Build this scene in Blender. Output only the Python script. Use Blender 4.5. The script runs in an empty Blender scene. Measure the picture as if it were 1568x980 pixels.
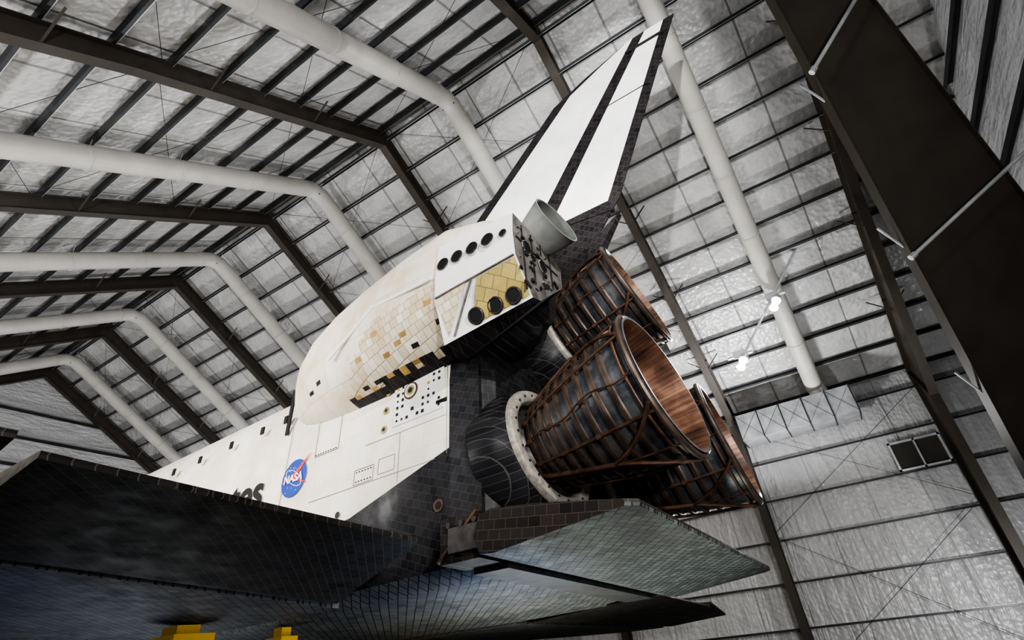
import bpy, bmesh, math, random
import numpy as np
from mathutils import Matrix, Vector
random.seed(7)
IN=0.0254; FLOOR=165.0
col=bpy.context.scene.collection
# ------------------------------------------------------------------ materials
def newmat(name):
    m=bpy.data.materials.new(name); m.use_nodes=True
    nt=m.node_tree; b=nt.nodes['Principled BSDF']; return m,nt,b
def ramp(nt,stops):
    r=nt.nodes.new('ShaderNodeValToRGB'); e=r.color_ramp.elements
    while len(e)<len(stops): e.new(0.5)
    for i,(p,c) in enumerate(stops): e[i].position=p; e[i].color=(*c,1)
    return r
def simple(name,c,rough=.5,metal=0,var=.25,scale=3,bump=0,emit=None,spec=.5):
    m,nt,b=newmat(name)
    tc=nt.nodes.new('ShaderNodeTexCoord'); n=nt.nodes.new('ShaderNodeTexNoise')
    n.inputs['Scale'].default_value=scale; n.inputs['Detail'].default_value=6
    nt.links.new(tc.outputs['Object'],n.inputs['Vector'])
    r=ramp(nt,[(.3,[x*(1-var) for x in c]),(.7,[min(1,x*(1+var*.6)) for x in c])])
    nt.links.new(n.outputs['Fac'],r.inputs[0]); nt.links.new(r.outputs[0],b.inputs['Base Color'])
    b.inputs['Roughness'].default_value=rough; b.inputs['Metallic'].default_value=metal
    b.inputs['Specular IOR Level'].default_value=spec
    if bump:
        bp=nt.nodes.new('ShaderNodeBump'); bp.inputs['Strength'].default_value=bump
        nt.links.new(n.outputs['Fac'],bp.inputs['Height']); nt.links.new(bp.outputs[0],b.inputs['Normal'])
    if emit: b.inputs['Emission Color'].default_value=(*c,1); b.inputs['Emission Strength'].default_value=emit
    return m
def tiles(name,c1,c2,mortar,plane='XY',rot=0,w=6,h=6,ms=.18,stain=None,stain_amt=.5,stain_scale=.02,rough=(.25,.6),bump=.3,offset=.5,bias=0,spec=.4):
    m,nt,b=newmat(name); L=nt.links.new
    tc=nt.nodes.new('ShaderNodeTexCoord'); sp=nt.nodes.new('ShaderNodeSeparateXYZ'); cb=nt.nodes.new('ShaderNodeCombineXYZ')
    L(tc.outputs['Object'],sp.inputs[0])
    L(sp.outputs['XYZ'.index(plane[0])],cb.inputs[0]); L(sp.outputs['XYZ'.index(plane[1])],cb.inputs[1])
    mp=nt.nodes.new('ShaderNodeMapping'); mp.inputs['Rotation'].default_value=(0,0,math.radians(rot)); L(cb.outputs[0],mp.inputs[0])
    br=nt.nodes.new('ShaderNodeTexBrick'); br.offset=offset
    br.inputs['Scale'].default_value=1; br.inputs['Brick Width'].default_value=w; br.inputs['Row Height'].default_value=h
    br.inputs['Mortar Size'].default_value=ms; br.inputs['Mortar Smooth'].default_value=.1; br.inputs['Bias'].default_value=bias
    br.inputs['Color1'].default_value=(*c1,1); br.inputs['Color2'].default_value=(*c2,1); br.inputs['Mortar'].default_value=(*mortar,1)
    L(mp.outputs[0],br.inputs['Vector'])
    out=br.outputs['Color']
    n=nt.nodes.new('ShaderNodeTexNoise'); n.inputs['Scale'].default_value=stain_scale; n.inputs['Detail'].default_value=7; n.inputs['Roughness'].default_value=.6
    L(tc.outputs['Object'],n.inputs['Vector'])
    if stain:
        r=ramp(nt,[(.42,(0,0,0)),(.68,(1,1,1))]); L(n.outputs['Fac'],r.inputs[0])
        ml=nt.nodes.new('ShaderNodeMath'); ml.operation='MULTIPLY'; ml.inputs[1].default_value=stain_amt; L(r.outputs[0],ml.inputs[0])
        # keep the joints visible through the staining
        inv=nt.nodes.new('ShaderNodeMath'); inv.operation='SUBTRACT'; inv.inputs[0].default_value=1; L(br.outputs['Fac'],inv.inputs[1])
        ml2=nt.nodes.new('ShaderNodeMath'); ml2.operation='MULTIPLY'; L(ml.outputs[0],ml2.inputs[0]); L(inv.outputs[0],ml2.inputs[1])
        mx=nt.nodes.new('ShaderNodeMix'); mx.data_type='RGBA'; L(ml2.outputs[0],mx.inputs[0]); L(out,mx.inputs[6]); mx.inputs[7].default_value=(*stain,1)
        out=mx.outputs[2]
    L(out,b.inputs['Base Color'])
    n2=nt.nodes.new('ShaderNodeTexNoise'); n2.inputs['Scale'].default_value=.08; L(tc.outputs['Object'],n2.inputs['Vector'])
    mr=nt.nodes.new('ShaderNodeMapRange'); mr.inputs[3].default_value=rough[0]; mr.inputs[4].default_value=rough[1]; mr.inputs[1].default_value=.3; mr.inputs[2].default_value=.7
    L(n2.outputs['Fac'],mr.inputs[0]); L(mr.outputs[0],b.inputs['Roughness'])
    b.inputs['Specular IOR Level'].default_value=spec
    bp=nt.nodes.new('ShaderNodeBump'); bp.inputs['Strength'].default_value=bump; bp.inputs['Distance'].default_value=.01; bp.invert=True
    L(br.outputs['Fac'],bp.inputs['Height']); L(bp.outputs[0],b.inputs['Normal'])
    return m
WHITE_SIDE=tiles('blanket_side',(.80,.775,.73),(.76,.725,.67),(.60,.55,.48),'XZ',0,38,30,.14,stain=(.54,.42,.28),stain_amt=.6,stain_scale=.022,rough=(.6,.8),bump=.1)
WHITE_POD=tiles('pod_blanket',(.80,.765,.71),(.72,.66,.56),(.50,.44,.36),'XZ',0,30,25,.22,stain=(.56,.42,.24),stain_amt=.62,stain_scale=.025,rough=(.6,.8),bump=.12)
POD_TILE=tiles('pod_tiles',(.60,.51,.36),(.78,.74,.65),(.18,.14,.10),'XZ',-12,6.5,6.5,.16,stain=(.44,.30,.12),stain_amt=.55,stain_scale=.05,rough=(.5,.7))
POD_GOLD=simple('pod_gold_tile',(.42,.27,.09),.6,0,.4,.08)
BLK_SIDE=tiles('black_tiles_side',(.008,.008,.011),(.026,.025,.031),(.06,.06,.06),'XZ',20,6,5,.12,stain=(.05,.045,.04),stain_amt=.4,stain_scale=.04,rough=(.35,.6),spec=.3)
BLK_BOT=tiles('black_tiles_belly',(.040,.042,.046),(.090,.090,.088),(.008,.008,.008),'XY',45,6,6,.38,stain=(.15,.145,.13),stain_amt=.5,stain_scale=.03,rough=(.5,.7),spec=.3)
BLK_EL=tiles('black_tiles_elevon',(.008,.0075,.0075),(.026,.022,.020),(.085,.078,.07),'XY',45,8,4.5,.16,stain=(.045,.038,.034),stain_amt=.5,stain_scale=.03,rough=(.5,.7),spec=.28)
GRY_BOT=tiles('flap_tiles',(.080,.091,.092),(.165,.18,.175),(.012,.012,.014),'XY',45,5.5,5.5,.42,stain=(.035,.04,.045),stain_amt=.6,stain_scale=.035,rough=(.5,.7),spec=.35)
BLK_TOP=tiles('black_tiles_base',(.010,.010,.012),(.022,.022,.026),(.05,.05,.05),'YZ',0,6,6,.14,rough=(.4,.6),spec=.3)
WHITE=simple('white_paint',(.80,.79,.77),.6,0,.08,.05)
WHITE_FIN=tiles('fin_white',(.86,.85,.84),(.83,.82,.81),(.70,.68,.67),'XZ',45,30,24,.14,stain=(.60,.57,.54),stain_amt=.4,stain_scale=.03,rough=(.55,.75),bump=.08)
BLACK=simple('black_paint',(.006,.006,.007),.55,0,.3,.1)
BLKTRIM=tiles('fin_black',(.010,.009,.010),(.028,.023,.025),(.06,.055,.055),'XZ',40,6,6,.18,rough=(.4,.6),spec=.3)
BROWNSTEEL=simple('brown_frame_steel',(.052,.044,.037),.5,0,.2,1.2,spec=.35)
DUCTM=simple('duct_paint',(.42,.405,.38),.5,0,.12,1)
GALV=simple('galvanised_steel',(.52,.54,.56),.4,.5,.25,1.5)
GALV2=simple('galvanised_sheet',(.40,.415,.43),.35,.45,.3,2.5)
PURL=simple('purlin_steel',(.045,.047,.050),.4,.4,.3,.8)
CABLE=simple('cable_steel',(.05,.05,.05),.4,.6,.1,1)
RUST=simple('rust_pipe',(.125,.066,.043),.48,.3,.55,.15,.2)
RIB=simple('nozzle_rib',(.110,.080,.064),.40,.4,.5,.1,.2)
YEL=simple('yellow_paint',(.60,.36,.02),.45,0,.2,1)
GREYM=simple('grey_metal',(.22,.21,.20),.45,.4,.5,.12)
OMSM=simple('oms_nozzle_grey',(.30,.31,.30),.45,.1,.2,.08)
OMSI=simple('oms_inside',(.15,.16,.15),.5,.1,.2,.08)
RINGM=simple('dome_ring',(.42,.39,.35),.45,.3,.4,.3)
DARKM=simple('engine_dark_metal',(.065,.058,.056),.4,.5,.5,.2,.2)
YTILE=tiles('rcs_yellow',(.36,.27,.07),(.46,.38,.14),(.18,.14,.07),'XZ',30,9,9,.3,stain=(.22,.17,.07),stain_amt=.5,stain_scale=.08,rough=(.4,.6))
FLAPE=tiles('flap_edge_tiles',(.012,.010,.010),(.034,.027,.023),(.09,.075,.06),'XZ',8,7,5,.14,rough=(.4,.6),spec=.3)
BLUE=simple('logo_blue',(.012,.055,.35),.5,0,.05,.1)
RED=simple('logo_red',(.62,.03,.03),.5,0,.05,.1)
LAMP=simple('lamp_glow',(1,.98,.93),.5,0,0,1,0,emit=120)
GLASS=simple('window_dark',(.06,.055,.05),.15,0,.2,1)
def nozzle_out():
    m,nt,b=newmat('nozzle_outer'); L=nt.links.new
    tc=nt.nodes.new('ShaderNodeTexCoord'); n=nt.nodes.new('ShaderNodeTexNoise'); n.inputs['Scale'].default_value=.05; n.inputs['Detail'].default_value=9; n.inputs['Roughness'].default_value=.7
    L(tc.outputs['Object'],n.inputs['Vector'])
    r=ramp(nt,[(.30,(.030,.032,.038)),(.46,(.080,.088,.102)),(.56,(.155,.165,.178)),(.66,(.16,.115,.09))]); L(n.outputs['Fac'],r.inputs[0]); L(r.outputs[0],b.inputs['Base Color'])
    b.inputs['Metallic'].default_value=.35; b.inputs['Roughness'].default_value=.42
    bp=nt.nodes.new('ShaderNodeBump'); bp.inputs['Strength'].default_value=.15; L(n.outputs['Fac'],bp.inputs['Height']); L(bp.outputs[0],b.inputs['Normal']); return m
def nozzle_in():
    m,nt,b=newmat('nozzle_inner'); L=nt.links.new
    tc=nt.nodes.new('ShaderNodeTexCoord'); mp=nt.nodes.new('ShaderNodeMapping'); mp.inputs['Scale'].default_value=(60,1.2,1)
    L(tc.outputs['UV'],mp.inputs[0]); n=nt.nodes.new('ShaderNodeTexNoise'); n.inputs['Scale'].default_value=1; n.inputs['Detail'].default_value=4; L(mp.outputs[0],n.inputs['Vector'])
    n2=nt.nodes.new('ShaderNodeTexNoise'); n2.inputs['Scale'].default_value=.05; n2.inputs['Detail'].default_value=5; L(tc.outputs['Object'],n2.inputs['Vector'])
    ad=nt.nodes.new('ShaderNodeMath'); ad.operation='MULTIPLY_ADD'; ad.inputs[1].default_value=.4; L(n.outputs['Fac'],ad.inputs[0]); 
    m2=nt.nodes.new('ShaderNodeMath'); m2.operation='MULTIPLY'; m2.inputs[1].default_value=.6; L(n2.outputs['Fac'],m2.inputs[0]); L(m2.outputs[0],ad.inputs[2])
    r=ramp(nt,[(.34,(.045,.025,.018)),(.5,(.18,.095,.063)),(.62,(.40,.24,.165)),(.72,(.24,.12,.085))]); L(ad.outputs[0],r.inputs[0]); L(r.outputs[0],b.inputs['Base Color'])
    b.inputs['Metallic'].default_value=.25; b.inputs['Roughness'].default_value=.40; return m
NOUT=nozzle_out(); NIN=nozzle_in()
def insul(name,base,ax,seam=72*IN,dark=.5):
    m,nt,b=newmat(name); L=nt.links.new
    tc=nt.nodes.new('ShaderNodeTexCoord')
    mp=nt.nodes.new('ShaderNodeMapping'); mp.inputs['Scale'].default_value=ax; L(tc.outputs['Object'],mp.inputs[0])
    n=nt.nodes.new('ShaderNodeTexNoise'); n.inputs['Scale'].default_value=1.3; n.inputs['Detail'].default_value=2.5; n.inputs['Distortion'].default_value=.8; L(mp.outputs[0],n.inputs['Vector'])
    v=nt.nodes.new('ShaderNodeTexVoronoi'); v.inputs['Scale'].default_value=6; L(tc.outputs['Object'],v.inputs['Vector'])
    r=ramp(nt,[(.3,[x*.80 for x in base]),(.7,base)]); L(n.outputs['Fac'],r.inputs[0])
    sp=nt.nodes.new('ShaderNodeSeparateXYZ'); L(tc.outputs['Object'],sp.inputs[0])
    md=nt.nodes.new('ShaderNodeMath'); md.operation='PINGPONG'; md.inputs[1].default_value=seam/2; L(sp.outputs[0],md.inputs[0])
    ls=nt.nodes.new('ShaderNodeMapRange'); ls.inputs[1].default_value=.012; ls.inputs[2].default_value=.05; ls.inputs[3].default_value=dark; ls.inputs[4].default_value=1; L(md.outputs[0],ls.inputs[0])
    mx=nt.nodes.new('ShaderNodeMix'); mx.data_type='RGBA'; mx.blend_type='MULTIPLY'; mx.inputs[0].default_value=1; L(r.outputs[0],mx.inputs[6]); L(ls.outputs[0],mx.inputs[7])
    L(mx.outputs[2],b.inputs['Base Color'])
    ad=nt.nodes.new('ShaderNodeMath'); ad.operation='MULTIPLY_ADD'; ad.inputs[1].default_value=.25; L(v.outputs['Distance'],ad.inputs[0]); L(n.outputs['Fac'],ad.inputs[2])
    ad2=nt.nodes.new('ShaderNodeMath'); ad2.operation='MULTIPLY_ADD'; ad2.inputs[1].default_value=.5; L(ls.outputs[0],ad2.inputs[0]); L(ad.outputs[0],ad2.inputs[2])
    bp=nt.nodes.new('ShaderNodeBump'); bp.inputs['Strength'].default_value=.6; bp.inputs['Distance'].default_value=.16; L(ad2.outputs[0],bp.inputs['Height']); L(bp.outputs[0],b.inputs['Normal'])
    b.inputs['Roughness'].default_value=.34; b.inputs['Specular IOR Level'].default_value=.6; return m
INS_R=insul('roof_insulation',(.47,.467,.465),(1,1,1)); INS_W=insul('wall_insulation',(.45,.45,.457),(3,1,.45),72*IN,.75)
INS_B=insul('end_wall_insulation',(.46,.46,.467),(1,.5,3),500,.9)
FLOORM=simple('concrete_floor',(.14,.14,.135),.5,0,.2,.8)
# ------------------------------------------------------------------ mesh helpers
def obj(name,verts,faces,mats,fm=None,parent=None,smooth=False,uvs=None):
    me=bpy.data.meshes.new(name); me.from_pydata([tuple(map(float,v)) for v in verts],[],faces)
    for m in (mats if isinstance(mats,(list,tuple)) else [mats]): me.materials.append(m)
    if fm: me.polygons.foreach_set('material_index',fm)
    if uvs:
        ul=me.uv_layers.new(name='UV')
        for p in me.polygons:
            for li in p.loop_indices: ul.data[li].uv=uvs[me.loops[li].vertex_index]
    bm=bmesh.new(); bm.from_mesh(me); bmesh.ops.recalc_face_normals(bm,faces=bm.faces); bm.to_mesh(me); bm.free()
    if smooth:
        me.polygons.foreach_set('use_smooth',[True]*len(me.polygons))
        try: me.set_sharp_from_angle(angle=math.radians(38))
        except Exception: pass
    o=bpy.data.objects.new(name,me); col.objects.link(o)
    if parent is not None: o.parent=parent
    return o
class MB:
    def __init__(s): s.v=[];s.f=[];s.m=[]
    def add(s,v,f,m=0):
        k=len(s.v); s.v+= [tuple(x) for x in v]; s.f+=[tuple(i+k for i in q) for q in f]; s.m+=[m]*len(f)
    def hexa(s,p,m=0):
        s.add(p,[(0,3,2,1),(4,5,6,7),(0,1,5,4),(1,2,6,5),(2,3,7,6),(3,0,4,7)],m)
    def box(s,a,b,m=0):
        x0,y0,z0=a;x1,y1,z1=b
        s.hexa([(x0,y0,z0),(x1,y0,z0),(x1,y1,z0),(x0,y1,z0),(x0,y0,z1),(x1,y0,z1),(x1,y1,z1),(x0,y1,z1)],m)
    def beam(s,a,b,w,h,up=(0,0,1),m=0):
        a=Vector(a);b=Vector(b);d=(b-a).normalized();u=Vector(up);r=d.cross(u)
        if r.length<1e-4: r=d.cross(Vector((1,0,0)))
        r.normalize();u=r.cross(d).normalized();r*=w/2;u*=h/2
        s.hexa([a-r-u,a+r-u,a+r+u,a-r+u,b-r-u,b+r-u,b+r+u,b-r+u],m)
    def tube(s,pts,r,n=12,m=0,cap=True,closed=False):
        pts=[Vector(p) for p in pts];k=len(pts);rs=r if isinstance(r,(list,tuple)) else [r]*k
        rings=[];prev=None
        for i,p in enumerate(pts):
            if closed: d=pts[(i+1)%k]-pts[i-1]
            else: d=(pts[min(i+1,k-1)]-pts[max(i-1,0)])
            d.normalize()
            if prev is None:
                a=d.cross(Vector((0,0,1)))
                if a.length<.05:a=d.cross(Vector((0,1,0)))
            else: a=prev-d*prev.dot(d)
            a.normalize();prev=a;b=d.cross(a)
            rings.append([p+(a*math.cos(t)+b*math.sin(t))*rs[i] for t in [2*math.pi*j/n for j in range(n)]])
        v=[q for R in rings for q in R];f=[]
        for i in range(k if closed else k-1):
            i2=(i+1)%k
            for j in range(n): f.append((i*n+j,i*n+(j+1)%n,i2*n+(j+1)%n,i2*n+j))
        if cap and not closed: f.append(tuple(range(n))[::-1]); f.append(tuple((k-1)*n+j for j in range(n)))
        s.add(v,f,m)
    def make(s,name,mats,parent=None,smooth=False): return obj(name,s.v,s.f,mats,s.m,parent,smooth)
def revolve(name,prof,org,axis,mats,pm,n=72,parent=None):
    o=Vector(org);d=Vector(axis).normalized();e1=d.cross(Vector((0,1,0))).normalized();e2=d.cross(e1)
    v=[];uv=[];f=[];fm=[]
    for (s_,r) in prof:
        for j in range(n):
            t=2*math.pi*j/n; v.append(o+d*s_+(e1*math.cos(t)+e2*math.sin(t))*r); uv.append((abs(j/n-.5)*2,s_/100))
    for i in range(len(prof)-1):
        for j in range(n): f.append((i*n+j,i*n+(j+1)%n,(i+1)*n+(j+1)%n,(i+1)*n+j)); fm.append(pm[i])
    return obj(name,v,f,mats,fm,parent,True,uv)
def B(x,y,z): return ((x-1500)*IN,y*IN,(z-FLOOR)*IN)
# ------------------------------------------------------------------ orbiter frame
yaw,pit,rol=.0341,-.0043,.072
Rz=Matrix.Rotation(yaw,3,'Z');Ry=Matrix.Rotation(pit,3,'Y');Rx=Matrix.Rotation(rol,3,'X')
MT=(Rz@Ry@Rx).transposed()
Oc=Vector((1500,0,155))
root=bpy.data.objects.new('space_shuttle',None); col.objects.link(root); root.empty_display_size=50
t=(Oc-MT@Oc)-Vector((1500,0,FLOOR))
mat4=MT.to_4x4(); mat4.translation=t
root.matrix_world=Matrix.Scale(IN,4)@mat4
def o2b(x,y,z): return Oc+MT@(Vector((x,y,z))-Oc)
# ---- fuselage
def zs(X):
    if X<1300: return 320
    if X<1394: return 320+(X-1300)/94*7
    return 327+(X-1394)*.27
st=[(238,2,338,344),(243,14,326,356),(256,28,314,372),(280,44,303,390),(320,62,293,410),(370,78,285,430),(410,88,281,447),(432,92,279,470),(470,98,276,492),(520,103,274,499),(600,105,272,503),(760,105,272,504),(960,105,272,504),(1130,105,272,504),(1300,105,272,504),(1307,105.2,272,504),(1394,105.6,272,505),(1486,106,274,505),(1487.5,105,275,504),(1507,100,277,500)]
v=[];f=[];fm=[];N=None
for (X,w,zb,zt) in st:
    h=zt-zb; zsp=zb+(zs(X)-272)*h/232 ; zc=zb+h*.56
    half=[(0,zb),(w*.5,zb),(w*.86,zb+h*.002),(w*.97,zb+h*.035),(w,zb+h*.10),(w,zsp),(w,zc)]
    for k in range(1,9):
        a=k/9*math.pi/2; half.append((w*math.cos(a)**.92,zc+(zt-zc)*math.sin(a)))
    half.append((0,zt))
    ring=[(X,-y,z) for y,z in half]+[(X,y,z) for y,z in reversed(half[1:-1])]
    N=len(ring);v+=ring
for i in range(len(st)-1):
    for j in range(N):
        f.append((i*N+j,i*N+(j+1)%N,(i+1)*N+(j+1)%N,(i+1)*N+j))
        jj=j if j<N//2 else N-1-j
        fm.append(1 if (st[i][0]>1480 and jj>=3) else (2 if jj<3 else (1 if jj<5 else 0)))
f.append(tuple(range(N))); fm.append(1)
k=(len(st)-1)*N; f.append(tuple(k+j for j in range(N))); fm.append(3)
obj('fuselage',v,f,[WHITE_SIDE,BLK_SIDE,BLK_BOT,BLK_TOP],fm,root,True)
mb=MB()
poly=[(-98,279),(98,279),(98,420),(66,470),(60,520),(-60,520),(-66,470),(-98,420)]
poly2=[(-90,290),(90,290),(88,410),(56,455),(45,505),(-45,505),(-56,455),(-88,410)]
mb.add([(1506,y,z) for y,z in poly]+[(1513,y,z) for y,z in poly2],[tuple(range(8,16))]+[(i,(i+1)%8,8+(i+1)%8,8+i) for i in range(8)])
mb.make('base_heat_shield',[BLK_TOP],root)
for sg,nm in ((-1,'left'),(1,'right')):
    mb=MB(); Y=105.9*sg
    def line(x0,z0,x1,z1,w=.45,m=0,Y=Y,mb=mb):
        mb.beam((x0,Y,z0),(x1,Y,z1),.5,w,(0,0,1) if abs(x1-x0)>abs(z1-z0) else (1,0,0),m)
    for (a,b_,c,d) in ((1307,320,1307,430),(1484,350,1484,424),(1344,385,1372,385),(1344,385,1344,425),(1372,385,1372,425),(1395,350,1415,350),(1395,361,1415,361),(1395,350,1395,361),(1415,350,1415,361),(1420,352,1436,352),(1420,363,1436,363),(1420,352,1420,363),(1436,352,1436,363),(1404,378,1484,378),(1440,378,1440,342)):
        line(a,b_,c,d,.35,1)
    line(1345,349,1474,349,.3,1)
    for x in range(1345,1372,3):
        mb.box((x,min(Y,Y+sg*.4),385.8),(x+1,max(Y,Y+sg*.4),386.6),0)
    for x in range(1397,1414,3):
        for z in (352,359): mb.box((x,min(Y,Y+sg*.4),z-.4),(x+.9,max(Y,Y+sg*.4),z+.4),0)
    x0,x1,z0,z1=1432,1481,384,428
    mb.box((x0,min(Y,Y+sg*.6),z0),(x1,max(Y,Y+sg*.6),z1),2)
    for i in range(9):
        for j in range(8):
            if random.random()<.62 and not (2<=i<=4 and 2<=j<=5):
                cx=x0+4+i*5.1;cz=z0+3.5+j*5.2;w=.7+random.random()*.7
                mb.box((cx-w,min(Y,Y+sg*1.0),cz-w),(cx+w,max(Y,Y+sg*1.0),cz+w),0 if random.random()<.9 else 3)
    n=20;cx,cz=1449,408
    for rr,mm,dd in ((7.0,4,1.0),(5.6,2,1.3),(4,5,1.5),(2.2,0,1.7)):
        mb.add([(cx+rr*math.cos(2*math.pi*i/n),Y+sg*dd,cz+rr*math.sin(2*math.pi*i/n)) for i in range(n)],[tuple(range(n))],mm)
    for (cx,cz,rr) in ((1424,400,3),(1425,415,3),(1423,385,3)):
        mb.add([(cx+rr*math.cos(2*math.pi*i/n),Y+sg*.7,cz+rr*math.sin(2*math.pi*i/n)) for i in range(n)],[tuple(range(n))],5)
        mb.add([(cx+rr*.5*math.cos(2*math.pi*i/n),Y+sg*.9,cz+rr*.5*math.sin(2*math.pi*i/n)) for i in range(n)],[tuple(range(n))],0)
    for (cx,cz,rr) in ((1382,332,2.4),(1478,318,4)):
        mb.add([(cx+rr*math.cos(2*math.pi*i/n),Y+sg*.7,cz+rr*math.sin(2*math.pi*i/n)) for i in range(n)],[tuple(range(n))],0 if rr<3 else 4)
        if rr>3: mb.add([(cx+rr*.6*math.cos(2*math.pi*i/n),Y+sg*.9,cz+rr*.6*math.sin(2*math.pi*i/n)) for i in range(n)],[tuple(range(n))],0)
    mb.box((1474,min(Y,Y+sg*.6),388),(1484,max(Y,Y+sg*.6),391),0)
    for x in (760,860,960,1040,1100,1150,1205,1255,1290):
        mb.box((x,min(Y-sg,Y+sg*.4),431),(x+4.5,max(Y-sg,Y+sg*.4),438),0)
    mb.box((1296,min(Y-sg,Y+sg*.5),418),(1300,max(Y-sg,Y+sg*.5),462),0)
    mb.make('side_panels_'+nm,[BLACK,simple('panel_line_'+nm,(.34,.29,.24),.7),WHITE,YEL,RUST,YTILE],root)
def textobj(name,body,size,loc,mat,bold=0.0,sx=1,sg=-1,parent=root,align='LEFT'):
    c=bpy.data.curves.new(name,'FONT');c.body=body;c.size=size;c.offset=bold;c.extrude=.12;c.align_x=align
    c.materials.append(mat);o=bpy.data.objects.new(name,c);col.objects.link(o);o.parent=parent
    R=Matrix(((1,0,0),(0,0,-1),(0,1,0))).to_4x4() if sg<0 else Matrix(((-1,0,0),(0,0,1),(0,1,0))).to_4x4()
    o.matrix_local=Matrix.Translation(loc)@R@Matrix.Diagonal((sx,1,1,1)); return o
textobj('marking_text_left','United States',42,(1281,-106.3,361),BLACK,.9,1.0,-1,align='RIGHT')
textobj('marking_text_right','United States',42,(1050,106.3,361),BLACK,.9,1.0,1,align='RIGHT')
mb=MB();n=40;cx,cz,rr=1321,374,15.5;Y=-106.3
mb.add([(cx+rr*math.cos(2*math.pi*i/n),Y,cz+rr*math.sin(2*math.pi*i/n)) for i in range(n)],[tuple(range(n))],0)
mb.tube([(cx+12.5*math.cos(t_)*math.cos(-.6)-4.6*math.sin(t_)*math.sin(-.6),Y-.3,cz+12.5*math.cos(t_)*math.sin(-.6)+4.6*math.sin(t_)*math.cos(-.6)) for t_ in np.linspace(0,2*math.pi,40)[:-1]],.28,4,2,closed=True)
mb.add([(cx+a,Y-.25,cz+b_) for a,b_ in ((-17,-2),(-2,3.2),(19,18),(3,.6))],[(0,1,2,3)],1)
mb.add([(cx+a,Y-.25,cz+b_) for a,b_ in ((-17,-2),(3,.6),(19,-8),(0,-1.6))],[(0,1,2,3)],1)
for i in range(14):
    a=random.uniform(-9,9);b_=random.choice((-1,1))*random.uniform(6,11);mb.box((cx+a-.25,Y-.3,cz+b_-.25),(cx+a+.25,Y,cz+b_+.25),2)
mb.make('round_insignia',[BLUE,RED,WHITE],root)
textobj('insignia_text','NASA',9.2,(cx,-107.0,cz-3.3),WHITE,.25,1.0,-1,align='CENTER')
# ---- wings
def wing(sg,nm):
    S=[(100,600),(112,760),(130,880),(160,985),(200,1050),(260,1105),(320,1165),(380,1225),(440,1285),(462,1315),(468,1345)]
    cs=[0,.01,.04,.12,.3,.6,.85,1]
    hi=[.25,.42,.6,.85,1,.92,.7,.55]; lo=[.25,.12,.05,.01,0,0,0,0]
    v=[];f=[];fm=[];n=len(cs)*2
    for (y,xl) in S:
        T=46-30*((y-100)/368); zl=273+(y-105)*.03
        ring=[(xl+(1387-xl)*c,y*sg,zl+T*h) for c,h in zip(cs,hi)]+[(xl+(1387-xl)*c,y*sg,zl+T*h) for c,h in reversed(list(zip(cs,lo)))]
        v+=ring
    for i in range(len(S)-1):
        for j in range(n):
            f.append((i*n+j,i*n+(j+1)%n,(i+1)*n+(j+1)%n,(i+1)*n+j))
            fm.append(0 if j<2 else (1 if j<7 else (0 if j>=13 else 2)))
    f.append(tuple(range(n)));fm.append(2);f.append(tuple((len(S)-1)*n+j for j in range(n)));fm.append(2)
    obj('wing_'+nm,v,f,[GREYM,WHITE_SIDE,BLK_BOT],fm,root,True)
    def elevon(name,y0,y1,ya,yb,xa,xb,zt):
        S=[]
        for (yh,yt,xt) in ((y0,ya,xa),(y1,yb,xb)):
            T=(46-30*((yh-100)/368))*.55; zl=273+(yh-105)*.03
            S.append([(1389,yh*sg,zl+T*.5),(1392,yh*sg,zl+T*.95),(1400,yh*sg,zl+T),(xt,yt*sg,zt+1.2),(xt+.4,yt*sg,zt),(xt,yt*sg,zt-1.2),(1400,yh*sg,zl),(1392,yh*sg,zl+1)])
        v=S[0]+S[1];f=[(i,(i+1)%8,8+(i+1)%8,8+i) for i in range(8)]+[tuple(range(8)),tuple(range(8,16))]
        obj(name,v,f,[BLK_EL,RINGM],[0]*8+[0,1],root)
    elevon('elevon_inboard_'+nm,112,309,151,311,1505,1505,286)
    elevon('elevon_outboard_'+nm,316,462,318,462,1505,1478,290)
wing(-1,'left');wing(1,'right')
# body flap
def flapsec(y,x1,zt=287):
    return [(1522,y,288),(1526,y,298),(1534,y,300),(1560,y,297),(x1,y,zt+1.6),(x1+.5,y,zt),(x1,y,zt-1.6),(1534,y,278),(1526,y,279)]
secs=[flapsec(-128,1608),flapsec(-122,1613),flapsec(0,1613),flapsec(122,1613),flapsec(128,1608)]
v=[p for s_ in secs for p in s_];f=[];fm=[]
for i in range(4):
    for j in range(9): f.append((i*9+j,i*9+(j+1)%9,(i+1)*9+(j+1)%9,(i+1)*9+j)); fm.append(1 if j in (5,6,7) else 0)
f+=[tuple(range(9)),tuple(36+j for j in range(9))];fm+=[0,0]
obj('body_flap',v,f,[FLAPE,GRY_BOT],fm,root)
mb=MB()
for sg in (-1,1):
    mb.box((1494,min(sg*100,sg*122),279),(1521,max(sg*100,sg*122),303),3)
    mb.box((1503,min(sg*112,sg*126),283),(1527,max(sg*112,sg*126),296),1)
    mb.beam((1494,sg*123,280),(1521,sg*123,303),1.5,2.5,(0,1,0),0)
    for i in range(3): mb.tube([(1502+i*9,sg*122,298),(1502+i*9,sg*125,298)],1.6,12,1)
    mb.tube([(1522,sg*100,288),(1522,sg*127,288)],5,16,1)
mb.box((1500,-100,276),(1524,100,298),2)
mb.make('flap_hinge_fairing',[RUST,DARKM,BLK_TOP,FLAPE],root)
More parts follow.
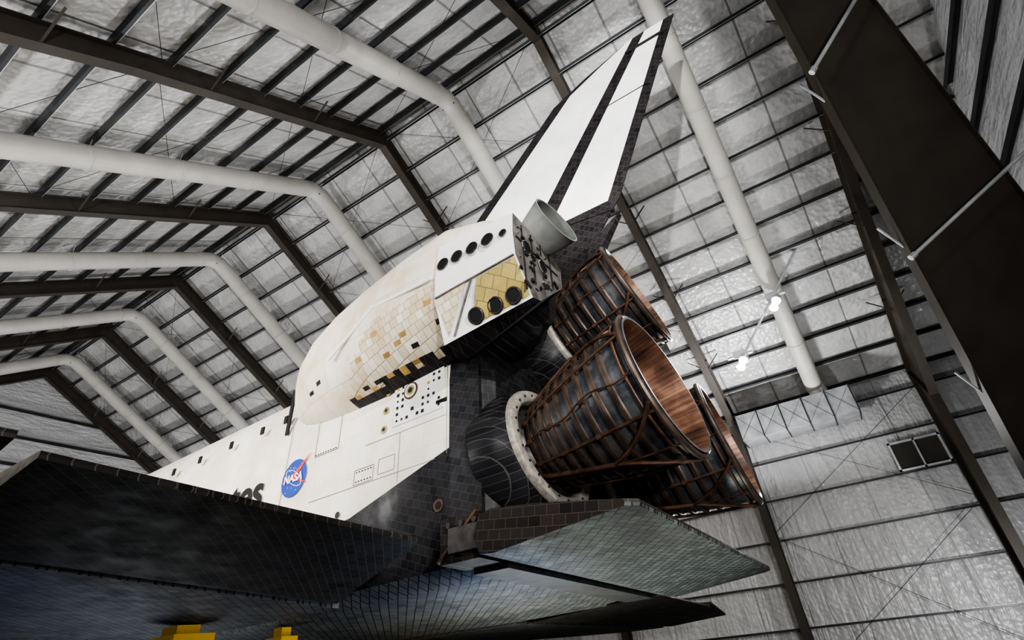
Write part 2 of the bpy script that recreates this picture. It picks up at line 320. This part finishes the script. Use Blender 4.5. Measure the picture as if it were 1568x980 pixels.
# ---- engines
def engine(idx,g,pt,yw):
    a=math.radians(pt);b_=math.radians(yw);d=Vector((math.cos(a)*math.cos(b_),math.cos(a)*math.sin(b_),math.sin(a)))
    g=Vector(g); e1=d.cross(Vector((0,1,0))).normalized();e2=d.cross(e1)
    def rad(s_):
        pts=[(0,6.5),(6,11),(14,17),(25,22.3),(40,28),(60,34),(80,38.8),(100,42.7),(121,46)]
        for (p,q),(p2,q2) in zip(pts,pts[1:]):
            if s_<=p2: return q+(q2-q)*(s_-p)/(p2-p)
        return 46
    ss=[0,3,6,10,14,19,25,32,40,50,60,70,80,90,100,110,121]
    prof=[(36+s_,rad(s_)+.6) for s_ in ss]+[(36+121.6,46.8),(36+121.6,45.2)]+[(36+s_,max(3,rad(s_)-1.0)) for s_ in reversed(ss)]
    revolve('main_engine_%d_bell'%idx,prof,g,d,[NOUT,NIN],[0]*(len(ss)+1)+[1]*(len(ss)+1),96,root)
    mb=MB()
    def P(s_,r,t_): return g+d*(36+s_)+(e1*math.cos(t_)+e2*math.sin(t_))*r
    for i,s_ in enumerate((12,16.5,21.5,27,33,39.5,46.5,54,62.5,71.5,81,91,101.5)):
        n=72;secp=[(-2.6,.5),(-1.5,1.2),(-1.1,2.9),(1.1,2.9),(1.5,1.2),(2.6,.5)]
        v=[P(s_+u,rad(s_+u)+h,2*math.pi*j/n) for (u,h) in secp for j in range(n)];f=[]
        for q in range(5):
            for j in range(n): f.append((q*n+j,q*n+(j+1)%n,(q+1)*n+(j+1)%n,(q+1)*n+j))
        mb.add(v,f,0)
    mb.tube([P(119,48,2*math.pi*j/72) for j in range(72)],1.9,8,0,closed=True)
    mb.tube([P(113,46.5,2*math.pi*j/72) for j in range(72)],1.0,8,1,closed=True)
    mb.tube([P(7,15,2*math.pi*j/48) for j in range(48)],2.8,8,1,closed=True)
    K=12
    for k_ in range(K):
        t0=2*math.pi*(k_+.35)/K
        s0,s1=(10,119) if k_%2==0 else (29,119)
        pts=[]
        for q in range(15):
            s_=s0+(s1-s0)*q/14; pts.append(P(s_,rad(s_)+2.9,t0+(.05*math.sin(q*.9+k_) if k_%3==0 else 0)))
        mb.tube(pts,.6 if k_%2 else 1.0,6,1)
        for s_ in (33,54,81): mb.tube([P(s_-1.8,rad(s_)+2.4,t0),P(s_+1.8,rad(s_+1.6)+2.4,t0)],1.7,6,1)
    for t0 in (.4,2.5,4.6):
        pts=[P(8+q*10,rad(8+q*10)+4.4,t0+.035*q) for q in range(8)]
        mb.tube(pts,1.5,8,1)
        for dr in (-1,1):
            mb.tube([P(78+q*5,rad(78+q*5)+3.8,t0+.245+dr*(.04*q+.004*q*q)) for q in range(9)],1.2,8,1)
    mb.make('main_engine_%d_pipes'%idx,[RIB,RUST],root,True)
    mb=MB()
    mb.tube([g+d*8,g+d*22,g+d*34,g+d*46],[20,23,21,14],32,0)
    for q in range(9):
        t_=q*2*math.pi/9; mb.tube([g+d*26+(e1*math.cos(t_)+e2*math.sin(t_))*21,g+d*40+(e1*math.cos(t_)+e2*math.sin(t_))*24,g+d*54+(e1*math.cos(t_)+e2*math.sin(t_))*20],2.2,8,1)
    mb.make('main_engine_%d_powerhead'%idx,[DARKM,RIB],root,True)
    dm=tiles('dome_tiles_%d'%idx,(.010,.010,.012),(.026,.026,.03),(.075,.075,.075),'YZ',30*idx,5,5,.17,rough=(.3,.5),spec=.3)
    base=1506-g.x
    pr_=[(base-2,50),(base+4,50),(base+12,49),(base+20,47),(base+26,43.5),(base+28,42.5)]
    revolve('main_engine_%d_dome'%idx,pr_,g,d,[dm],[0]*6,72,root)
    s0=base+27
    pr_=[(s0-2,43.2),(s0+1.5,43.6),(s0+3.5,42.5),(s0+4,40),(s0+3.5,36),(s0+2,34.5),(s0-2,34)]
    revolve('main_engine_%d_ring'%idx,pr_,g,d,[RINGM],[0]*7,72,root)
    mb=MB()
    for q in range(24):
        t_=q*2*math.pi/24;c=g+d*(s0+3.7)+(e1*math.cos(t_)+e2*math.sin(t_))*38.5; mb.tube([c,c+d*.8],.8,8,0)
    mb.make('main_engine_%d_ring_bolts'%idx,[DARKM],root)
    pr_=[(s0-1,35),(s0-4,32),(s0-2,28),(s0+3,24.5),(s0+8,22.5)]
    revolve('main_engine_%d_bowl'%idx,pr_,g,d,[DARKM],[0]*5,64,root)
engine(1,(1450,2,447),16,0);engine(2,(1468,-53,342.6),10,-3.5);engine(3,(1470,55,343),10,3.5)
# ---- OMS pods
def pod(sg,nm):
    S0=[(1291,-78,462,3,4),(1293.5,-79,461,11,14),(1297,-80,460,18,23),(1306,-82,458,28,33),(1322,-85,458,36,41),(1345,-87,460,43,47),(1380,-89,463,49,51),(1420,-90,467,52,55),(1460,-90,473,52,59),(1500,-89,478,51,62),(1530,-86,482,45,53),(1548,-84,484,36,42)]
    xs0=[s[0] for s in S0]
    xx=[s[0] for s in S0 if s[0]<=1345]+list(np.arange(1352,1500,6.5))+[1500,1506,1518,1530,1548]
    S=[(x,)+tuple(float(np.interp(x,xs0,[s[q] for s in S0])) for q in (1,2,3,4)) for x in xx]
    rg=random.Random(3)
    n=80;v=[];f=[];fm=[];e=2/2.5
    for (X,cy,cz,a,b_) in S:
        for j in range(n):
            t_=2*math.pi*j/n;c,s_=math.cos(t_),math.sin(t_)
            v.append((X,sg*(abs(cy)+a*math.copysign(abs(c)**e,c)),cz+b_*math.copysign(abs(s_)**e,s_)))
    for i in range(len(S)-1):
        for j in range(n):
            f.append((i*n+j,i*n+(j+1)%n,(i+1)*n+(j+1)%n,(i+1)*n+j))
            xm=(S[i][0]+S[i+1][0])/2; t_=2*math.pi*(j+.5)/n; s_=math.sin(t_);c=math.cos(t_)
            if (xm>1507 and s_<.2) or (s_<0 and .1<c<.38 and xm>1390): m_=2
            elif s_<0 and .38<c<.52 and xm>1390: m_=2 if rg.random()<.36 else (3 if rg.random()<.3 else 1)
            elif s_<-.12 and xm>1392+ (s_+.9)*60: m_=1 if rg.random()<.96 else (3 if rg.random()<.8 else 2)
            elif s_<.1 and xm>1440 and rg.random()<.02: m_=3
            elif s_<-.2 and xm<1395 and rg.random()<.012: m_=2
            else: m_=0
            fm.append(m_)
    f+=[tuple(range(n)),tuple((len(S)-1)*n+j for j in range(n))];fm+=[0,2]
    obj('oms_pod_'+nm,v,f,[WHITE_POD,POD_TILE,BLKTRIM,POD_GOLD],fm,root,True)
    A=[(139,497),(142,470),(142,446),(131,413),(112,408),(72,444),(72,494),(100,506)]
    Bp=[(137,492),(139,472),(138,453),(121,427),(111,430),(76,462),(74,482),(100,490)]
    mb=MB(); xA,xB=1503,1569
    va=[(xA,sg*y,z) for y,z in A]+[(xB,sg*y,z) for y,z in Bp]
    mb.add(va,[(i,(i+1)%8,8+(i+1)%8,8+i) for i in (0,1,6,7)],0)
    mb.add(va,[(2,3,11,10)],0); mb.add(va,[(3,4,12,11),(4,5,13,12),(5,6,14,13)],2)
    mb.add(va,[tuple(range(8,16))],1); mb.add(va,[tuple(range(8))],0)
    def ch(x,u,off=.5):
        k_=(x-xA)/(xB-xA);y0=142+(138-142)*k_;z0=446+(453-446)*k_;y1=131+(121-131)*k_;z1=413+(427-413)*k_
        return (x,sg*(y0+(y1-y0)*u+off),z0+(z1-z0)*u)
    mb.add([ch(1526,.93),ch(1538,.06),ch(xB-1,.06),ch(xB-1,.93)],[(0,1,2,3)],3)
    mb.add([ch(xA+1,.05),ch(1529,.02),ch(1508,.9)],[(0,1,2)],6)
    for (p,q) in ((ch(1512,.95,.8),ch(1534,.04,.8)),(ch(xA+1,.02,.8),ch(xB-1,.02,.8))): mb.beam(p,q,1,1.2,(0,1,0),1)
    n=24
    def disc(c,ax,r,m,dep=.6,rim=0):
        c=Vector(c);ax=Vector(ax).normalized();a=ax.cross(Vector((1,0,0)))
        if a.length<.1:a=ax.cross(Vector((0,1,0)))
        a.normalize();b_=ax.cross(a)
        for rr,mm,dd in ((r*1.22,rim,dep),(r,4,dep+.25)):
            mb.add([c+ax*dd+(a*math.cos(2*math.pi*i/n)+b_*math.sin(2*math.pi*i/n))*rr for i in range(n)],[tuple(range(n))],mm)
        mb.tube([c+ax*(dep+.3)+(a*math.cos(2*math.pi*i/n)+b_*math.sin(2*math.pi*i/n))*r*1.02 for i in range(n)],.5,6,5,closed=True)
    for x in (1510,1523,1536.5,1550): disc((x,sg*141.3,474),(0,sg,0),4.7,4)
    disc((1562,sg*139.8,474),(0,sg,0),2.6,4)
    nrm=(Vector(ch(1560,0,0))-Vector(ch(1560,1,0))).cross(Vector(ch(1560,0,0))-Vector(ch(1520,0,0))).normalized()
    if nrm.y*sg<0: nrm=-nrm
    for x in (1530,1544.5,1558): disc(ch(x,.78,.2),nrm,5.0,4,.9,5)
    disc((xB+.3,sg*124,468),(1,0,0),4.5,4); disc((xB+.3,sg*104,464),(1,0,0),4.5,4)
    for i in range(70):
        y=random.uniform(82,134);z=random.uniform(430,484);w=random.uniform(.4,2.0)
        if z<429+(130-y)*.58: continue
        mb.box((xB,min(sg*(y-w),sg*(y+w)),z-w*.7),(xB+random.uniform(.5,2.0),max(sg*(y-w),sg*(y+w)),z+w*.7),random.choice((5,1,1,5,2,5)))
    for y in (92,104,116,128):
        mb.beam((xB+.4,sg*y,486),(xB+.4,sg*y,428+(130-y)*.6),.8,1.2,(1,0,0),5)
    mb.beam((xB+.4,sg*82,470),(xB+.4,sg*136,470),.8,1.0,(1,0,0),5)
    for (a,b_) in (((1392,441),(1440,470)),((1440,470),(1500,466))):
        mb.beam((a[0],sg*141.6,a[1]),(b_[0],sg*142.6,b_[1]),1.2,3,(0,0,1),0)
    mb.make('rcs_housing_'+nm,[WHITE,GREYM,BLKTRIM,YTILE,BLACK,DARKM,POD_TILE],root)
    g=Vector((1534,sg*92,492));ex=Vector((1584,sg*100,505));d=(ex-g);Ln=d.length
    ss=np.linspace(0,1,10);rr=[5+16.2*(s_**.62) for s_ in ss]
    prof=[(s_*Ln,r) for s_,r in zip(ss,rr)]+[(Ln+.4,21.6),(Ln+.4,20.4)]+[(s_*Ln,max(1,r-.8)) for s_,r in reversed(list(zip(ss,rr)))]
    revolve('oms_nozzle_'+nm,prof,g,d,[OMSM,OMSI],[0]*11+[1]*11,64,root)
pod(-1,'left');pod(1,'right')
# ---- vertical tail
LEp=lambda z:(1312+(z-560)*1.035)
TEp=lambda z:(1600+(z-588)*.496)
HGp=lambda z:(1510+(z-604)*.735)
rows=[500,560,604,650,712,760,795,812,826]
def finring(z):
    le,te,hg=LEp(z),TEp(z),HGp(z)
    if z>795: le=LEp(795)+(z-795)*1.8+((z-795)**2)*.05
    T=9.5*(1-(z-500)/326*.62); bw=min(27,.38*(hg-le))
    xs=[(le,.0),(le+3,.38*T),(le+bw,.8*T),(le+bw+.4*(hg-le-bw),T),(hg-4,.78*T),(hg+20-(z-604)/222*9,.70*T),(te-12,.22*T+.4),(te,.5)]
    return [(x,-t_,z) for x,t_ in xs]+[(x,t_,z) for x,t_ in reversed(xs[1:])]
v=[];n=15;f=[];fm=[]
for z in rows: v+=finring(z)
for i in range(len(rows)-1):
    for j in range(n):
        f.append((i*n+j,i*n+(j+1)%n,(i+1)*n+(j+1)%n,(i+1)*n+j))
        jj=j if j<8 else 14-j
        m_=1 if jj in (0,1,4,6,7) else 0
        if i<2 and jj>=5: m_=1
        if i<1: m_=1 if jj>3 else 0
        fm.append(m_)
f+=[tuple(range(n))];fm+=[0]; k=(len(rows)-1)*n; f.append(tuple(k+j for j in range(n)));fm.append(1)
v=[list(p) for p in v]
for i,z in enumerate(rows):
    if z<604:
        for j in range(n):
            X=v[i*n+j][0]; lim=1548 if z==500 else 1572
            v[i*n+j][0]=min(X,lim)
obj('vertical_tail',v,f,[WHITE_FIN,BLKTRIM],fm,root)
mb=MB()
for sg in (-1,1):
    z=736; xa=HGp(z)+9;xb=TEp(z)-7
    mb.beam((xa,sg*4.2,z),(xb,sg*2.0,z+1),.4,.9,(0,0,1),0)
    z=806; mb.beam((HGp(z)-2,sg*3.9,z),(TEp(z)-3,sg*1.6,z),.8,4,(0,0,1),0)
    mb.beam((HGp(604)+4,sg*7.2,604),(TEp(590)-2,sg*1.9,592),.8,5,(0,0,1),0)
mb.add([(1548,-7,500),(1572,-7,560),(1604,-3,582),(1588,-4,560),(1566,-6,530)]+[(1548,7,500),(1572,7,560),(1604,3,582),(1588,4,560),(1566,6,530)],[(0,1,2,3,4),(5,9,8,7,6),(1,6,7,2),(2,7,8,3),(3,8,9,4),(4,9,5,0),(0,5,6,1)],0)
mb.make('tail_trailing_details',[BLKTRIM],root)
# ------------------------------------------------------------------ building
H,EV,W,Y0,X0,S=960,557,669,41,416,286
k=(H-EV)/(W-Y0); WP=2*Y0-W
XF=[X0+S*i for i in range(0,6)]; XE=118; XB=1985
def rz(y): return H-k*abs(y-Y0)
RO=16;ov=8
roofv=[B(XE,WP-ov,rz(WP-ov)+RO),B(XB,WP-ov,rz(WP-ov)+RO),B(XB,Y0,H+RO),B(XE,Y0,H+RO),B(XE,W+ov,rz(W+ov)+RO),B(XB,W+ov,rz(W+ov)+RO)]
obj('ceiling',roofv,[(0,1,2,3),(3,2,5,4)],INS_R)
ze=rz(W)+RO+2
obj('wall_right',[B(XE,W+6,FLOOR),B(XB,W+6,FLOOR),B(XB,W+6,ze),B(XE,W+6,ze)],[(0,1,2,3)],INS_W)
obj('wall_left',[B(XE,WP-6,FLOOR),B(XB,WP-6,FLOOR),B(XB,WP-6,ze),B(XE,WP-6,ze)],[(0,1,2,3)],INS_W)
for nm,X in (('wall_front',XE),('wall_back',XB)):
    obj(nm,[B(X,WP-6,FLOOR),B(X,W+6,FLOOR),B(X,W+6,ze),B(X,Y0,H+RO),B(X,WP-6,ze)],[(0,1,2,3,4)],INS_B)
obj('floor',[B(XE,WP-6,FLOOR),B(XB,WP-6,FLOOR),B(XB,W+6,FLOOR),B(XE,W+6,FLOOR)],[(0,1,2,3)],FLOORM)
mb=MB()
for side,sy in ((-1,WP),(1,W)):
    n=13
    for i in range(n+1):
        y=Y0+(sy-Y0)*(i+.25)/(n+.3); z=rz(y)+RO
        sl=Vector((0,1,-k)).normalized() if side>0 else Vector((0,1,k)).normalized()
        up=Vector((1,0,0)).cross(sl)
        if up.z<0: up=-up
        a=Vector(B(XE,y,z))-up*4.5*IN; b_=Vector(B(XB,y,z))-up*4.5*IN
        mb.beam(a,b_,.7*IN,8*IN,up,0)
        mb.beam(a-up*4*IN,b_-up*4*IN,4.2*IN,.5*IN,up,0)
        mb.beam(a-up*4.3*IN+sl*1.7*IN,b_-up*4.3*IN+sl*1.7*IN,.6*IN,.3*IN,up,1)
        mb.beam(a+up*4*IN+sl*2*IN,b_+up*4*IN+sl*2*IN,4.5*IN,.5*IN,up,0)
mb.make('roof_purlins',[PURL,GALV])
mb=MB()
for sgn,yy in ((1,W+2),(-1,WP-2)):
    for z in [228+62*i for i in range(6)]:
        mb.beam(B(XE,yy,z),B(XB,yy,z),7*IN,.6*IN,(0,0,1),0)
        mb.beam(B(XE,yy-sgn*3.3,z-1.4),B(XB,yy-sgn*3.3,z-1.4),.6*IN,3*IN,(0,0,1),1)
for z in [228+62*i for i in range(11)]:
    for X,q in ((XE+4,1),(XB-5,-1)):
        if z<EV: ya,yb=WP,W
        else:
            d_=(H-z)/k; ya,yb=Y0-d_,Y0+d_
        mb.beam(B(X,ya,z),B(X,yb,z),9*IN,1*IN,(0,0,1),1)
        mb.beam(B(X+q*5,ya,z-3),B(X+q*5,yb,z-3),1*IN,7*IN,(0,0,1),1)
mb.make('wall_girts',[GALV,PURL])
def frame(X,nm,dm=1.0):
    mb=MB()
    for s_,ye in ((-1,WP),(1,W)):
        outer=[(Y0,H+6),(Y0+(ye-Y0)*.5,rz(Y0+(ye-Y0)*.5)+6),(ye-s_*2,rz(ye)+4),(ye-s_*2,FLOOR)]
        inner=[(Y0,H-24*dm),(Y0+(ye-Y0)*.5,rz(Y0+(ye-Y0)*.5)-18*dm),(ye-s_*34*dm,rz(ye-s_*34)-36*dm),(ye-s_*18*dm,FLOOR)]
        for i in range(3):
            (a,b_),(c,d_)=(outer[i],outer[i+1]);(e,f_),(g,h)=(inner[i],inner[i+1])
            mb.hexa([B(X-.4,a,b_),B(X+.4,a,b_),B(X+.4,c,d_),B(X-.4,c,d_),B(X-.4,e,f_),B(X+.4,e,f_),B(X+.4,g,h),B(X-.4,g,h)])
            for (p,q) in ((outer[i],outer[i+1]),(inner[i],inner[i+1])):
                mb.beam(B(X,*p),B(X,*q),12*IN,.8*IN,(0,-(q[1]-p[1]),(q[0]-p[0])) if abs(q[0]-p[0])>40 else (0,1,0))
        (a,b_),(e,f_)=outer[2],inner[2]; mb.beam(B(X,a,b_),B(X,e,f_),10*IN,.8*IN,(0,1,1))
        for q in (.2,.4,.6,.8):
            y=Y0+(ye-Y0)*q
            for sx in (-1,1): mb.beam(B(X,y,rz(y)-17),B(X+sx*26,y,rz(y)+8),2*IN,1*IN,m=0)
    return mb.make(nm,[BROWNSTEEL,GALV])
for i,X in enumerate(XF+[134]): frame(X,'steel_roof_frame' if i==0 else 'steel_roof_frame.%03d'%i,2.3 if i==5 else 1.0)
def near():
    mb=MB()
    TL=Vector((1802,42,759));BL=Vector((1842,361,342));TR=Vector((1883,94,749));BR=Vector((1938,256,564))
    dl=(TL-BL);dr=(TR-BR)
    a=TL+dl*.30;b_=BL-dl*.42;c=TR+dr*.42; d1=BR-dr*.30; ml=BL; d2=Vector((1930,520,167))
    nrm=(b_-a).cross(c-a).normalized()*1.0
    for pts in ([ml,a,c,d1],[b_,ml,d1,d2]):
        w=[Vector(B(*p)) for p in pts];o=[Vector(B(*(p+nrm))) for p in pts]
        mb.hexa(w+o)
    fl=nrm.normalized()
    mb.beam(B(*a),B(*b_),1.0*IN,12*IN,fl)
    mb.beam(B(*c),B(*d1),1.0*IN,12*IN,fl);mb.beam(B(*d1),B(*d2),1.0*IN,12*IN,fl)
    ed=(a-c).normalized()
    for q in (.12,.3,.48,.66,.84):
        p=a+(b_-a)*q
        p2=p+ed*24+Vector((0,0,10)); mb.beam(B(*p),B(*p2),1.6*IN,1.6*IN,fl,1)
    # tubular diagonal braces across the inner face of the girder
    for (p,q) in (((1819,183,514),(1962,205,597)),((1805,66,670),(1880,65,742))):
        p=Vector(p);q=Vector(q)
        mb.tube([B(*p),B(*q)],1.9*IN,12,1)
        for e in (p,q): mb.tube([B(*(e-(q-p).normalized()*3)),B(*(e+(q-p).normalized()*3))],3.0*IN,12,1)
    return mb.make('inclined_steel_girder',[BROWNSTEEL,GALV])
near()
XD=[262+S*i for i in range(0,5)]
def duct(X,nm):
    r=13.5;c=-14;mb=MB()
    P=[]
    for y in np.linspace(WP+26,Y0-28,14): P.append((X,y,rz(y)+c-4))
    P+=[(X,Y0-10,rz(Y0-10)+c-5),(X,Y0+10,rz(Y0+10)+c-5)]
    for y in np.linspace(Y0+28,W-40,14): P.append((X,y,rz(y)+c-4))
    mb.tube([B(*p) for p in P],r*IN,28,0)
    for q in range(1,len(P)-1,2):
        a=Vector(P[q]);d=(Vector(P[q+1])-a).normalized();mb.tube([B(*(a-d*.8)),B(*(a+d*.8))],(r+.7)*IN,28,0)
        mb.beam(B(a.x,a.y,a.z+r),B(a.x,a.y,rz(a.y)+RO-2),.8*IN,.8*IN)
    for q in range(1,len(P)-2):
        for fr_ in (0,.5):
            a=Vector(P[q]).lerp(Vector(P[q+1]),fr_)
            for dx in (-1,1):
                e=Vector((dx*.75,0,-.66)).normalized()*r; mb.tube([B(*(a+e*.97)),B(*(a+e*1.03))],1.0*IN,8,1)
    if X>1650:
        y0,y1=604,655;xs=(1571,1607,1643,1679,1715,1751)
        for q,(xa,xb) in enumerate(zip(xs,xs[1:])):
            mb.box(B(xa,y0,505),B(xb,y1,549),3)
            mb.beam(B(xa,y0-.3,505),B(xb,y0-.3,549),.3*IN,.5*IN,(0,1,0),4)
            mb.beam(B(xa,y0-.3,549),B(xb,y0-.3,505),.3*IN,.5*IN,(0,1,0),4)
        for x in xs: mb.box(B(x-.9,y0-1.4,503.6),B(x+.9,y1+1,550.4),4)
        mb.tube([B(1706,W-44,rz(W-44)-16),B(1710,W-44,590),B(1714,W-44,550)],9.5*IN,24,2)
        mb.tube([B(1706,W-44,rz(W-44)-28),B(1706,W-44,rz(W-44)-34)],12*IN,24,0)
    return mb.make(nm,[DUCTM,BLACK,GALV,GALV2,PURL],None,True)
for i,X in enumerate(XD+[1706]): duct(X,'air_duct' if i==0 else 'air_duct.%03d'%i)
mb=MB();wx0,wx1,wz0,wz1=1768,1838,415,460;yy=W+2
mb.box(B(wx0,yy-1,wz0),B(wx1,yy+2,wz1),1)
for (a,b_,c,d_) in ((wx0,wz0,wx1,wz0+3),(wx0,wz1-3,wx1,wz1),(wx0,wz0,wx0+3,wz1),(wx1-3,wz0,wx1,wz1),((wx0+wx1)/2-1.2,wz0,(wx0+wx1)/2+1.2,wz1)):
    mb.box(B(a,yy-4,b_),B(c,yy,d_),0)
mb.make('window_1',[GALV,GLASS])
mb=MB()
def rodr(xa,ya,xb,yb,off=6): mb.tube([B(xa,ya,rz(ya)+off),B(xb,yb,rz(yb)+off)],.35*IN,5)
for i in range(0,5):
    xa=X0+S*(i-1)+4;xb=xa+S-8
    if i in (1,3,4,0):
        for s_ in (-1,1):
            for q in range(4):
                y0_=Y0+s_*q*150;y1_=Y0+s_*(q+1)*150
                rodr(xa,y0_,xb,y1_);rodr(xa,y1_,xb,y0_)
for (za,zb) in ((FLOOR,360),(360,540)):
    mb.tube([B(1560,W-6,za),B(1846,W-6,zb)],.35*IN,5);mb.tube([B(1560,W-6,zb),B(1846,W-6,za)],.35*IN,5)
mb.make('bracing_cables',[CABLE])
def raypt(u,v_,Yb):
    C=Vector((1689.98,-356.19,244.61));F=Vector((-.41427,.74082,.52875));R=Vector((.83433,.54124,-.10463));U=Vector((.36369,-.39781,.84231))
    d=F+(u-784)/807.65*R-(v_-490)/807.65*U; return C+d*((Yb-C.y)/d.y)
a=raypt(1236,345,440);b_=raypt(1128,566,440)
mb=MB();mb.tube([B(*a),B(*b_)],1.8*IN,8,0)
mb.tube([B(*a),B(a.x,a.y,rz(a.y)-2)],.6*IN,6)
lampsP=[raypt(1187,464,434),raypt(1137,555,434)]
for i,p in enumerate(lampsP):
    d=Vector((-.30,-.58,-.76)).normalized()
    for off in (-7,7):
        pp=p+Vector((off*.5,0,off*.7))
        mb.tube([B(*(pp-d*12)),B(*(pp-d*5)),B(*(pp+d*3))],[4*IN,6*IN,7*IN],20,0)
        a1=d.cross(Vector((0,0,1))).normalized();b1=d.cross(a1)
        mb.add([B(*(pp+d*3.1+(a1*math.cos(q)+b1*math.sin(q))*6)) for q in np.linspace(0,2*math.pi,21)[:-1]],[tuple(range(20))],1)
        mb.beam(B(*(pp-d*6+Vector((0,0,-2)))),B(*(pp-d*6+Vector((0,0,16)))),2*IN,2*IN,m=0)
    mb.box(B(p.x-9,p.y+2,p.z+11),B(p.x+9,p.y+8,p.z+21),0)
    mb.tube([B(p.x-18,p.y+5,p.z+14),B(p.x+18,p.y+5,p.z+14)],2*IN,8,0)
mb.make('hanging_floodlights',[GALV,LAMP])
def stand(X,Y,nm,zo=270,s=1.0):
    q=o2b(X,Y,zo);mb=MB();top=q.z-.5
    for dx in (-16,16):
        for dy in (-16,16): mb.beam(B(q.x+dx*1.5*s,q.y+dy*1.5*s,FLOOR),B(q.x+dx*.7*s,q.y+dy*.7*s,top-12),5*s*IN,5*s*IN)
    mb.box(B(q.x-18*s,q.y-14*s,top-14),B(q.x+18*s,q.y+14*s,top-6));mb.box(B(q.x-9*s,q.y-8*s,top-6),B(q.x+9*s,q.y+8*s,top))
    mb.box(B(q.x-26*s,q.y-26*s,FLOOR),B(q.x+26*s,q.y+26*s,FLOOR+3))
    mb.make(nm,[YEL])
stand(1276,-142,'support_stand',273);stand(1240,130,'support_stand.001',273);stand(560,0,'support_stand.002',271.5);stand(1304,-82,'support_stand.003',271.5,.5)
# ------------------------------------------------------------------ lights
def area(nm,loc,tgt,size,power,colr=(1,1,1)):
    l=bpy.data.lights.new(nm,'AREA');l.energy=power;l.size=size;l.color=colr;l.shape='DISK'
    o=bpy.data.objects.new(nm,l);col.objects.link(o);o.location=B(*loc)
    d=Vector(B(*tgt))-Vector(B(*loc));o.rotation_euler=d.to_track_quat('-Z','Y').to_euler();return o
def spot(nm,loc,tgt,power,ang,colr=(1,1,1),r=.15,bl=.5):
    l=bpy.data.lights.new(nm,'SPOT');l.energy=power;l.spot_size=math.radians(ang);l.shadow_soft_size=r;l.spot_blend=bl;l.color=colr
    o=bpy.data.objects.new(nm,l);col.objects.link(o);o.location=B(*loc)
    d=Vector(B(*tgt))-Vector(B(*loc));o.rotation_euler=d.to_track_quat('-Z','Y').to_euler();return o
for X,pw in ((300,600),(700,800),(1130,780),(1560,560)):
    area('uplight_port_%d'%X,(X,-480,480),(X,-150,880),.8,pw)
for X,pw in ((300,600),(700,950),(1130,1150),(1600,780)):
    area('uplight_stbd_%d'%X,(X,520,360),(X,330,800),.8,pw)
spot('key_port_a',(1560,-560,520),(1420,-60,430),9500,62,(1,.975,.92))
spot('key_port_b',(1150,-560,520),(1150,-60,430),5000,70,(1,.975,.92))
spot('key_tail',(1760,-540,560),(1610,0,720),12000,38,(1,1,1))
spot('key_aft',(1950,-330,640),(1580,0,420),6000,56,(1,.97,.92))
area('aft_fill',(1960,-480,300),(1600,20,420),1.5,1300,(1,.98,.95))
for i,p in enumerate(lampsP):
    spot('floodlight_beam_%d'%i,tuple(p+Vector((-8,-16,-18))),(1500,0,430),2000,110)
spot('wall_wash',(1840,440,230),(1770,670,400),700,130)
spot('blue_underlight',(1490,-50,172),(1460,-65,272),200,100,(.20,.40,1))
spot('blue_underlight_wing',(1240,-250,170),(1240,-240,272),110,110,(.25,.42,1))
area('belly_fill',(1450,60,168),(1450,60,300),4.0,190,(.95,1,.93))
area('belly_fill_forward',(1150,-100,168),(1150,-100,300),4.0,110,(.85,.92,1))
spot('under_fill',(1600,40,190),(1540,20,285),130,140,(.97,1,.90))
spot('under_fill_wing',(1640,-330,172),(1460,-240,280),25,110,(1,.95,.88))
w=bpy.data.worlds.new('w');bpy.context.scene.world=w;w.use_nodes=True;w.node_tree.nodes['Background'].inputs[0].default_value=(.6,.65,.7,1);w.node_tree.nodes['Background'].inputs[1].default_value=.1
# ------------------------------------------------------------------ camera
cd=bpy.data.cameras.new('camera');cd.sensor_width=36;cd.lens=807.65/1568*36;cd.clip_end=500
co=bpy.data.objects.new('camera',cd);col.objects.link(co)
F=Vector((-.41427,.74082,.52875)).normalized();R=Vector((.83433,.54124,-.10463));R=(R-F*R.dot(F)).normalized();U=R.cross(F)
m=Matrix((R,U,-F)).transposed().to_4x4();m.translation=Vector(B(1689.98,-356.19,244.61));co.matrix_world=m
bpy.context.scene.camera=co
bpy.context.scene.view_settings.view_transform='AgX'
try: bpy.context.scene.view_settings.look='AgX - High Contrast'
except Exception: pass
